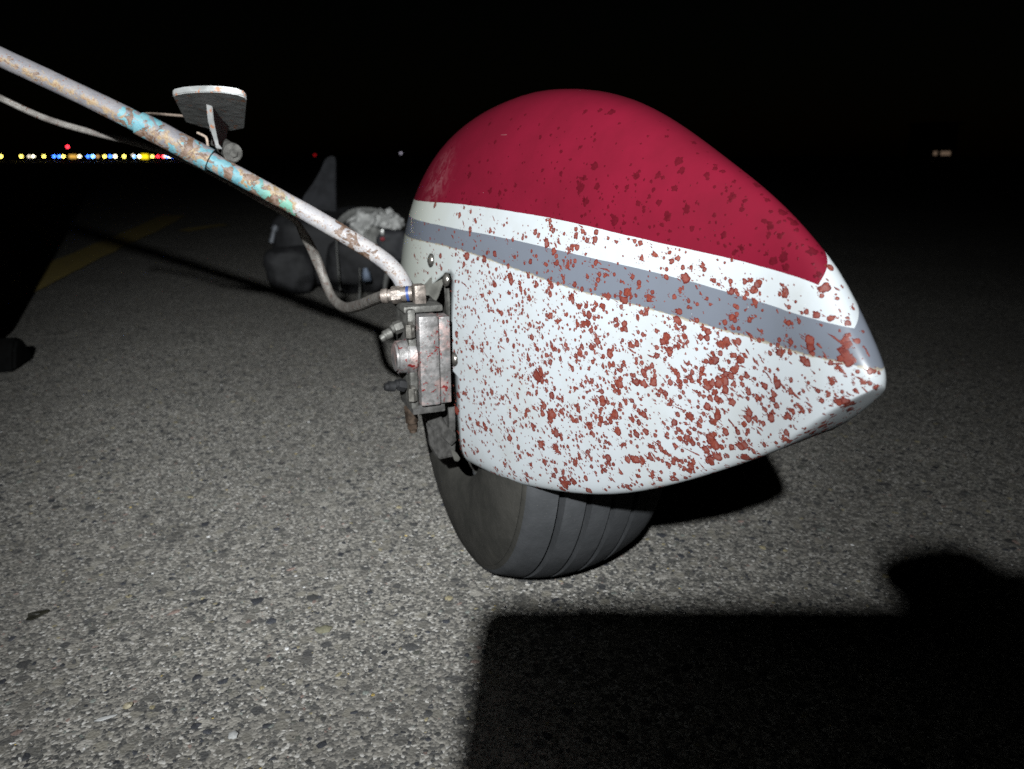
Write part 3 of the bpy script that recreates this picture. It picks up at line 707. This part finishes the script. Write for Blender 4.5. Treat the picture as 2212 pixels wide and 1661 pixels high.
fit = link('hose_fitting', join_meshes('hose_fitting', [cyl_mesh('a', f0, f0 + fd*.20, .0062, .0066, 24), cyl_mesh('b', f0 + fd*.20, f0 + fd*.30, .0054), cyl_mesh('c', f0 + fd*.30, f0 + fd*.58, .0076, sides=6), cyl_mesh('d', f0 + fd*.58, f0 + fd*.92, .0066), cyl_mesh('e', f0 + fd*.66, f0 + fd*.72, .0070)]), plane, M_FIT)
el = lat(905, 637, .640)
link('elbow', join_meshes('elbow', [box_mesh('a', el + Vector((0, 0, .0008)), (.0105, .012, .0172), .0022), cyl_mesh('b', el + Vector((.0005, 0, -.004)), el + Vector((.0005, 0, -.0150)), .0046), cyl_mesh('c', el + Vector((.0005, 0, -.0105)), el + Vector((.0005, 0, -.0155)), .0062, sides=6)]), fit, M_FIT)
link('torque_mark', cyl_mesh('torque_mark', f0 + fd*.74, f0 + fd*.82, .00685, seg=24, bevel=0), fit, simple('blue_mark', (.03, .06, .20), .4, 0, .3, 200, 0))

# --- nose gear and fuselage: only the nose gear's shadow and a dim edge reach the frame; the cuff is shaped for that shadow
M_WHITE = simple('hull_paint', (.30, .30, .28), .35, 0, .15, 12, 0)
ng = L((-1.215, 1.50, 0)); 
def cuff():
    V = []; F = []; K = 28; zs = [.06, .09, .30, .60, .92]; sc_ = [.90, 1, 1, .95, .9]
    for z, k in zip(zs, sc_):
        for i in range(K):
            a = 2*math.pi*i/K; V.append((ng.x + math.cos(a)*.108*k, ng.y + math.sin(a)*.19*k - .05*(z > .5)*(z-.5), z))
    for j in range(len(zs)-1):
        for i in range(K): F.append((j*K+i, j*K+(i+1) % K, (j+1)*K+(i+1) % K, (j+1)*K+i))
    F.append(tuple(range(K))[::-1]); F.append(tuple((len(zs)-1)*K + i for i in range(K)))
    return mesh_py('nose_shadow_cuff', V, F)
link('nose_shadow_cuff', cuff(), plane, M_WHITE)
ntyre = link('tyre', tyre_me, plane); ntyre.location = (ng.x - WX, ng.y, 0)
def hull():
    V = []; F = []; K = 40; st = [(-4.2, .10, .14, 1.45), (-2.6, .26, .32, 1.36), (-1.2, .42, .48, 1.30), (-.2, .50, .54, 1.28), (.7, .50, .52, 1.28), (1.3, .40, .42, 1.30), (1.75, .26, .28, 1.32), (1.9, .10, .10, 1.32)]
    for y, a, b, z in st:
        for i in range(K):
            t = 2*math.pi*i/K; V.append((-.87 + math.copysign(abs(math.cos(t))**.8, math.cos(t))*a, y, z + math.copysign(abs(math.sin(t))**.8, math.sin(t))*b))
    for j in range(len(st)-1):
        for i in range(K): F.append((j*K+i, j*K+(i+1) % K, (j+1)*K+(i+1) % K, (j+1)*K+i))
    F.append(tuple(range(K))[::-1]); F.append(tuple((len(st)-1)*K + i for i in range(K)))
    return mesh_py('fuselage', V, F)
link('fuselage', hull(), plane, M_WHITE)

# ================================================================== wheel chock added by the nose wheel for the foot of its shadow
M_RUB = simple('chock_rubber', (.005, .005, .005), .85, 0, .3, 60, .1, .1)
ck = bmesh.new()
pr = [(-.055, 0), (.055, 0), (.030, .045), (.012, .060), (-.012, .060), (-.030, .045)]
va = [ck.verts.new((-.16, y, z)) for y, z in pr]; vb = [ck.verts.new((.16, y, z)) for y, z in pr]
ck.faces.new(va); ck.faces.new(vb[::-1])
for i in range(6): ck.faces.new((va[i], vb[i], vb[(i+1) % 6], va[(i+1) % 6]))
bmesh.ops.recalc_face_normals(ck, faces=ck.faces); bmesh.ops.bevel(ck, geom=ck.edges[:], offset=.006, segments=2, affect='EDGES')
chock = link('shadow_chock', bm_mesh(ck, 'shadow_chock', True, 40), None, M_RUB)
chock.location = (-1.180, 1.455, 0); chock.rotation_euler = (0, 0, math.radians(14))
tag(chock, 'black rubber wheel chock added under the nose wheel for its shadow at the left edge', 'wheel chock')

# ================================================================== flight bag behind the wheel
bagc = at(720, 600, 2.42); bagc.z = 0
bag = empty('flight_bag', bagc, math.radians(8))
tag(bag, 'open black flight bag with upright flap and pale contents on the tarmac behind the wheel', 'bag')
M_BAG = simple('bag_nylon', (.022, .022, .024), .7, 0, .35, 40, .4)
M_FLAP = simple('flap_nylon', (.040, .041, .046), .65, 0, .25, 30, .3)
M_STRAP = simple('strap_webbing', (.20, .20, .19), .7, 0, .2, 120, .2)
M_CLOTH = simple('pale_cloth', (.36, .36, .34), .8, 0, .3, 30, .5)
BI = (Matrix.Translation(bagc) @ Matrix.Rotation(math.radians(8), 4, 'Z')).inverted()
def bat(px, py, d): return BI @ at(px, py, d)
def lump(name, c, size, amp, mat, par, scale=9, ex=.55, seed=0, zmin=None):
    bm = bmesh.new(); bmesh.ops.create_uvsphere(bm, u_segments=40, v_segments=24, radius=1)
    for v in bm.verts:
        p = v.co.copy(); q = Vector([math.copysign(abs(k)**ex, k) for k in p]); q = Vector((q.x*size[0], q.y*size[1], q.z*size[2]))
        q += p * amp * mnoise.noise(q*scale + Vector((seed, seed*2, 0))) + p * amp*.5 * mnoise.noise(q*scale*2.7 + Vector((seed, 0, 9)))
        q += Vector(c)
        if zmin is not None: q.z = max(q.z, zmin)
        v.co = q
    return link(name, bm_mesh(bm, name, True), par, mat)
lump('bag_body', (0, .08, .125), (.185, .12, .125), .022, M_BAG, bag, 9, .5, 3, .001)
lump('side_pocket', (-.125, -.055, .075), (.075, .045, .072), .014, M_BAG, bag, 14, .6, 8, .001)
lump('side_pocket', (.09, -.06, .085), (.105, .05, .085), .014, M_BAG, bag, 14, .6, 5, .001)
fl = [(722, 338, 2.46), (712, 337, 2.46), (702, 344, 2.46), (692, 368, 2.46), (676, 395, 2.46), (655, 424, 2.46), (640, 470, 2.45), (648, 510, 2.44), (722, 505, 2.42), (725, 460, 2.43), (724, 400, 2.45), (724, 352, 2.46)]
A = [bat(*p) for p in fl]; prism('open_flap', A, [p + Vector((.004, .018, 0)) for p in A], M_FLAP, bag, .003)
def ribbon(name, pts, wd, mat, par, n=8): return link(name, tube_mesh(name, spline([bat(*p) for p in pts], n), wd, 10, flat=.35), par, mat)
ribbon('strap', [(724, 505, 2.30), (736, 478, 2.32), (762, 459, 2.33), (795, 455, 2.34), (830, 462, 2.34), (852, 472, 2.36)], .011, M_STRAP, bag)
ribbon('strap', [(727, 520, 2.27), (729, 560, 2.265), (732, 600, 2.26), (735, 628, 2.26)], .0085, M_STRAP, bag)
ribbon('strap', [(777, 580, 2.26), (778, 610, 2.255), (777, 650, 2.25)], .008, M_STRAP, bag)
ribbon('strap', [(838, 585, 2.26), (832, 620, 2.26), (830, 655, 2.26)], .010, M_STRAP, bag)
M_CLOTH2 = simple('crumpled_paper', (.62, .62, .60), .8, 0, .35, 60, .6)
for k, (px, py, d, sx_, sz_, am) in enumerate([(788, 500, 2.33, .036, .058, .030), (812, 522, 2.31, .030, .046, .026), (838, 470, 2.35, .034, .026, .022), (852, 486, 2.33, .022, .030, .018), (770, 468, 2.36, .030, .016, .014), (806, 474, 2.35, .026, .018, .016)]):
    lump('crumpled_paper' if k != 1 else 'folded_cloth', bat(px, py, d), (sx_, .022, sz_), am, M_CLOTH2 if k != 1 else M_CLOTH, bag, 34, .85, k * 3.7)
lump('zipped_case', bat(848, 530, 2.33), (.055, .04, .050), .010, M_FLAP, bag, 18, .7, 6)
link('tag_loop', box_mesh('tag_loop', bat(826, 516, 2.27), (.012, .004, .010), .001), bag, simple('red_tag', (.35, .02, .03), .6, 0, .2, 100, 0))
link('buckle', box_mesh('buckle', bat(826, 502, 2.27), (.010, .006, .018), .002), bag, simple('buckle_metal', (.5, .5, .48), .35, .6, .2, 100, 0))
link('bottle', join_meshes('bottle', [cyl_mesh('a', bat(793, 608, 2.25), bat(790, 586, 2.25), .014, .011, 20, .002), cyl_mesh('b', bat(790, 586, 2.25), bat(789, 580, 2.25), .008, .008, 16, .001)]), bag, simple('bottle_blue', (.22, .27, .36), .4, 0, .2, 60, 0))
link('buckle', join_meshes('buckle', [cyl_mesh('a', bat(586, 525, 2.33), bat(592, 498, 2.33), .009, .007, 14, .001), cyl_mesh('b', bat(592, 498, 2.33), bat(597, 488, 2.33), .012, .010, 14, .001)]), bag, simple('clip_grey', (.16, .17, .19), .45, .2, .2, 90, 0))

# ================================================================== loose bits lying on the tarmac
def chip(name, px, py, lx, ly, lz, rot, mat, lab, cat, seed, sharp=.25):
    r = pxray(px, py); p = Vector((0, 0, H)) + r * (-H / r.z); bm = bmesh.new(); bmesh.ops.create_icosphere(bm, subdivisions=2, radius=1)
    for v in bm.verts:
        q = v.co * (1 + sharp * 1.6 * mnoise.noise(v.co * 1.4 + Vector((seed, 0, seed))) + sharp * mnoise.noise(v.co * 3.1 + Vector((0, seed, 0))))
        v.co = Vector((q.x * lx, q.y * ly, max(q.z, -.35) * lz + lz * .35))
    o = link(name, bm_mesh(bm, name, True, 30), None, mat); o.location = (p.x, p.y, .0006); o.rotation_euler = (0, 0, rot)
    tag(o, lab, cat)
chip('pebble', 700, 1362, .0085, .0056, .0024, .2, simple('tan_stone', (.21, .20, .135), .7, 0, .2, 300, .4), 'flat tan pebble on the tarmac below and left of the tyre', 'pebble', 3)
chip('paint_chip', 228, 1553, .0085, .0018, .0010, .45, simple('white_chip', (.50, .50, .49), .6, 0, .1, 300, .2), 'thin white sliver on the tarmac at the lower left', 'paint chip', 5)
chip('paint_chip', 276, 1527, .0038, .0036, .0018, .9, simple('cream_chip', (.45, .40, .28), .6, 0, .3, 300, .3), 'rounded cream chip with yellow edge above the white sliver', 'paint chip', 8)
chip('pebble', 505, 1592, .0036, .0038, .0024, .3, simple('white_stone', (.50, .50, .49), .6, 0, .15, 300, .4), 'small angular white pebble near the bottom of the picture', 'pebble', 11)
chip('leaf_flake', 80, 1331, .0085, .0050, .0016, .5, simple('dark_flake', (.020, .019, .012), .6, 0, .4, 200, .4), 'dark curled flake lying on the tarmac at the far left', 'leaf flake', 14, .7)

# ================================================================== airfield lights on the horizon
M_HOUS = simple('lamp_housing', (.05, .05, .05), .5, .3, .2, 20, 0)
hue = {'white': ((1.0, .93, .62), 'white'), 'pale': ((.85, .75, .60), 'faint white'), 'yellow': ((1.0, .80, .14), 'yellowish white'), 'blue': ((.04, .16, 1.0), 'blue'), 'sky': ((.16, .42, 1.0), 'bright pale blue'), 'red': ((1.0, .03, .05), 'red'), 'amber': ((.75, .40, .12), 'dim orange'), 'pink': ((1.0, .22, .40), 'pink')}
POW = {'white': 9, 'pale': 3, 'yellow': 10, 'blue': 14, 'sky': 16, 'red': 11, 'amber': 2.5, 'pink': 8}
EM = {k: emit('lens_' + k, v[0], POW[k]) for k, v in hue.items()}
EM['dimred'] = emit('lens_dimred', (1, .02, .03), .4); EM['dimwhite'] = emit('lens_dimwhite', (.75, .7, .85), .7); EM['tan'] = emit('lit_window_tan', (.75, .52, .36), .14)
DIST = 70.0
def lens_mesh():
    bm = bmesh.new(); bmesh.ops.create_uvsphere(bm, u_segments=16, v_segments=10, radius=.10); return bm_mesh(bm, 'lens', True)
lens0 = {k: lens_mesh() for k in EM}
for k in lens0: lens0[k].materials.append(EM[k])
hous0 = join_meshes('housing', [cyl_mesh('a', (0, 0, -.42), (0, 0, -.36), .14, .12, 20, .01), cyl_mesh('b', (0, 0, -.36), (0, 0, -.11), .035, .035, 12, 0), cyl_mesh('c', (0, 0, -.12), (0, 0, -.065), .06, .09, 16, .005)]); hous0.materials.append(M_HOUS)
ordn = ['first', 'second', 'third', 'fourth', 'fifth', 'sixth', 'seventh', 'eighth', 'ninth', 'tenth']; cnts = {}
row = [(2, 338, 'yellow'), (46, 338.5, 'yellow'), (63, 338.5, 'pale'), (72, 338.5, 'white'), (95, 338.5, 'yellow'), (117, 338.5, 'blue'), (128, 338.5, 'blue'), (137, 338, 'yellow'), (172, 338.5, 'white'), (190, 338.5, 'blue'), (201, 338.5, 'sky'), (211, 339, 'amber'), (226, 338, 'yellow'), (238, 339, 'blue'), (249, 338.5, 'white'), (268, 338, 'yellow'), (287, 336, 'pale'), (290, 344, 'sky'), (301, 338.5, 'white'), (329, 338, 'yellow'), (341, 338.5, 'red'), (352, 338.5, 'red'), (356, 339, 'pale'), (360, 339, 'blue'), (366, 338.5, 'white'), (374, 339, 'blue'), (384, 341, 'pink')]
for px, py, k in row:
    p = at(px, py, DIST + random.uniform(-6, 6)); e = empty('airfield_light', (p.x, p.y, max(p.z, .42)))
    cnts[k] = cnts.get(k, 0) + 1
    tag(e, f'{hue[k][1]} airfield light, {ordn[cnts[k]-1]} such from left in the horizon row', 'airfield light', 'airfield lights along the horizon')
    link('lens', lens0[k], e); link('housing', hous0, e)
mast_me = cyl_mesh('mast', (0, 0, -1.0), (0, 0, -.08), .03, .03, 12, 0); mast_me.materials.append(M_HOUS)
for px, py, k, lab in [(146, 317, 'red', 'lone red obstruction light on a mast above the horizon row'), (680, 335, 'dimred', 'faint red light on the dark horizon right of the boarding step'), (866, 331, 'dimwhite', 'faint white light on the dark horizon left of the wheel fairing')]:
    p = at(px, py, DIST); e = empty('obstruction_light', p); tag(e, lab, 'airfield light')
    ln = link('lens', lens0[k], e)
    m = link('mast', mast_me, e); m.scale = (1, 1, max(p.z, .2))
def sign(px0, px1, py, hgt, color, power, lab):
    a = at(px0, py, DIST); b = at(px1, py, DIST); wd = (b - a).length; c = (a + b) / 2
    e = empty('taxiway_sign', (c.x, c.y, 0)); tag(e, lab, 'airfield sign')
    link('sign_box', box_mesh('sign_box', (0, .06, c.z), (wd + .08, .18, hgt + .08), .02), e, M_HOUS)
    link('lit_panel', box_mesh('lit_panel', (0, -.045, c.z), (wd, .02, hgt), .004), e, emit('lit_sign', color, power))
    for sx in (-.35, .35): link('leg', cyl_mesh('leg', (sx*wd, .06, 0), (sx*wd, .06, c.z - hgt/2), .03, .03, 12, 0), e, M_HOUS)
sign(150, 166, 338, .30, (1.0, .55, .10), 1.0, 'smaller dim amber lit taxiway sign in the horizon row')
sign(305, 321, 338, .42, (1.0, .72, .01), 1.6, 'bright yellow lit taxiway sign in the horizon row, beside the red lights')
def shed(px0, px1, py, d):
    a = at(px0, py, d); b = at(px1, py, d); wd = (b - a).length; c = (a + b)/2
    e = empty('airfield_building', (c.x, c.y, 0)); tag(e, 'far dark building with two small dim lit windows at the right', 'building')
    bme = box_mesh('wall', (0, 3, 2.2), (wd*1.5, 5.5, 4.4), .05); link('wall', bme, e, simple('shed_wall', (.02, .02, .02), .8, 0, .2, 2, 0))
    link('roof', box_mesh('roof', (0, 3, 4.55), (wd*1.5 + .6, 6.2, .25), .03), e, M_HOUS)
    for fx, fw in ((-.40, .20), (.18, .55)):
        wv = link('window', box_mesh('window', (fx*wd, .22, c.z), (fw*wd + .15, .12, .62), .02), e, M_HOUS)
        link('pane', box_mesh('pane', (fx*wd, .145, c.z), (fw*wd, .04, .5), .004), wv, EM['tan'])
shed(2018, 2056, 331, 95)

# ================================================================== photographer behind the camera: holds the phone, wears the torch
def skin_body(name, chains, radii, root, mat, par=None, sub=2):
    """one continuous figure grown from joints"""
    names = list(radii); idx = {n: i for i, n in enumerate(names)}
    me = bpy.data.meshes.new(name); me.from_pydata([radii[n][0] for n in names], [(idx[a], idx[b]) for a, b in chains], []); me.update()
    o = link(name, me, par, mat); m = o.modifiers.new('skin', 'SKIN'); m.use_smooth_shade = True
    sk = me.skin_vertices[0].data if me.skin_vertices else None
    if sk is None:
        bpy.context.view_layer.objects.active = o; bpy.ops.mesh.customdata_skin_add(); sk = me.skin_vertices[0].data
    for n in names: sk[idx[n]].radius = (radii[n][1], radii[n][1]); sk[idx[n]].use_root = (n == root)
    s = o.modifiers.new('sub', 'SUBSURF'); s.levels = sub; s.render_levels = sub
    return o
J = {'pelvis': ((.02, -1.02, .26), .13), 'spine': ((.01, -.96, .45), .13), 'chest': ((-.02, -.86, .62), .14), 'neck': ((-.06, -.73, .71), .055), 'head': ((-.078, -.63, .79), .085), 'crown': ((-.082, -.62, .88), .07),
     'hipR': ((.13, -.98, .25), .09), 'kneeR': ((.25, -.62, .36), .065), 'ankR': ((.22, -.86, .08), .04), 'toeR': ((.22, -.66, .035), .035),
     'hipL': ((-.10, -.98, .25), .09), 'kneeL': ((-.24, -.62, .36), .065), 'ankL': ((-.21, -.86, .08), .04), 'toeL': ((-.21, -.66, .035), .035),
     'shR': ((.17, -.83, .64), .06), 'elR': ((.24, -.48, .33), .048), 'wrR': ((.145, -.105, .352), .036), 'paR': ((.126, -.040, .425), .029),
     'i1': ((.134, -.012, .474), .026), 'i2': ((.104, .004, .456), .0085), 'm1': ((.156, -.014, .458), .032), 'm2': ((.126, .010, .420), .0085), 'r1': ((.134, -.014, .436), .030), 'r2': ((.126, .010, .402), .0085), 'p1': ((.134, -.016, .398), .020), 'p2': ((.128, .006, .386), .008), 't1': ((.146, -.052, .412), .011), 't2': ((.112, -.034, .412), .009),
     'shL': ((-.20, -.83, .64), .06), 'elL': ((-.30, -.66, .46), .045), 'wrL': ((-.25, -.58, .45), .028), 'paL': ((-.23, -.545, .435), .026)}
E_ = [('pelvis', 'spine'), ('spine', 'chest'), ('chest', 'neck'), ('neck', 'head'), ('head', 'crown'), ('pelvis', 'hipR'), ('hipR', 'kneeR'), ('kneeR', 'ankR'), ('ankR', 'toeR'), ('pelvis', 'hipL'), ('hipL', 'kneeL'), ('kneeL', 'ankL'), ('ankL', 'toeL'), ('chest', 'shR'), ('shR', 'elR'), ('elR', 'wrR'), ('wrR', 'paR'), ('paR', 'i1'), ('i1', 'i2'), ('paR', 'm1'), ('m1', 'm2'), ('paR', 'r1'), ('r1', 'r2'), ('paR', 'p1'), ('p1', 'p2'), ('paR', 't1'), ('t1', 't2'), ('chest', 'shL'), ('shL', 'elL'), ('elL', 'wrL'), ('wrL', 'paL')]
M_CLO = simple('dark_clothes', (.03, .032, .04), .8, 0, .3, 30, .3)
person = skin_body('person', E_, J, 'pelvis', M_CLO)
tag(person, 'person in dark clothes crouching behind the camera holding the phone, hand shadow at lower right', 'person')

torch = empty('head_torch', LAMP); tag(torch, 'head torch worn by the crouching person, lighting the wheel', 'head torch')
bdir = (TARGET - LAMP).normalized()
link('torch_body', join_meshes('torch_body', [cyl_mesh('a', -bdir*.045, -bdir*.006, .022, .026, 28, .002)]), torch, M_BLACK)
hb = link('head_band', revolve_mesh('head_band', [(-.011, .098), (-.011, .101), (.011, .101), (.011, .098), (-.011, .098)], (0, 0, 0), 40), torch, M_CLO)
hb.rotation_euler = (0, math.radians(90), 0); hb.location = (0, -.145, .05)
for nm, pw_, an_ in (('torch_beam', BEAM_POWER, BEAM_ANGLE), ('torch_spill', SPILL_POWER, SPILL_ANGLE)):
    sd = bpy.data.lights.new(nm, 'SPOT'); sd.energy = pw_; sd.spot_size = an_; sd.spot_blend = 1.0; sd.shadow_soft_size = .011; sd.color = (.945, .985, 1.0)
    so = bpy.data.objects.new(nm, sd); COL.objects.link(so); so.parent = torch
    so.rotation_euler = (-bdir).to_track_quat('Z', 'Y').to_euler()

# phone: its back carries the lens at the camera position
phone = empty('phone', (0, 0, H)); phone.rotation_euler = cam.rotation_euler
tag(phone, 'dark phone held level in the photographer\'s hand, casting the square-cornered shadow', 'phone')
def phone_mesh():
    w2, h2, r = .0918, .0372, .0115; ring = []
    for cx, cy, a0 in ((w2 - r, h2 - r, 0), (r - w2, h2 - r, 90), (r - w2, r - h2, 180), (w2 - r, r - h2, 270)):
        for k in range(9): a = math.radians(a0 + k * 11.25); ring.append((cx + r * math.cos(a), cy + r * math.sin(a)))
    V = []; F = []; n = len(ring)
    for z, f in ((.0060, .985), (.0075, 1), (.0135, 1), (.0150, .985)): V += [(.0300 + x * f, -.010 + y * f, z) for x, y in ring]
    for j in range(3):
        for i in range(n): F.append((j*n + i, j*n + (i+1) % n, (j+1)*n + (i+1) % n, (j+1)*n + i))
    F += [tuple(range(n))[::-1], tuple(3*n + i for i in range(n))]
    me = mesh_py('phone_body', V, F); me.set_sharp_from_angle(angle=math.radians(40)); return me
link('phone_body', phone_mesh(), phone, M_BLACK)
link('camera_bar', box_mesh('camera_bar', (-.012, -.009, .0052), (.022, .072, .0030), .0012), phone, M_BLACK)
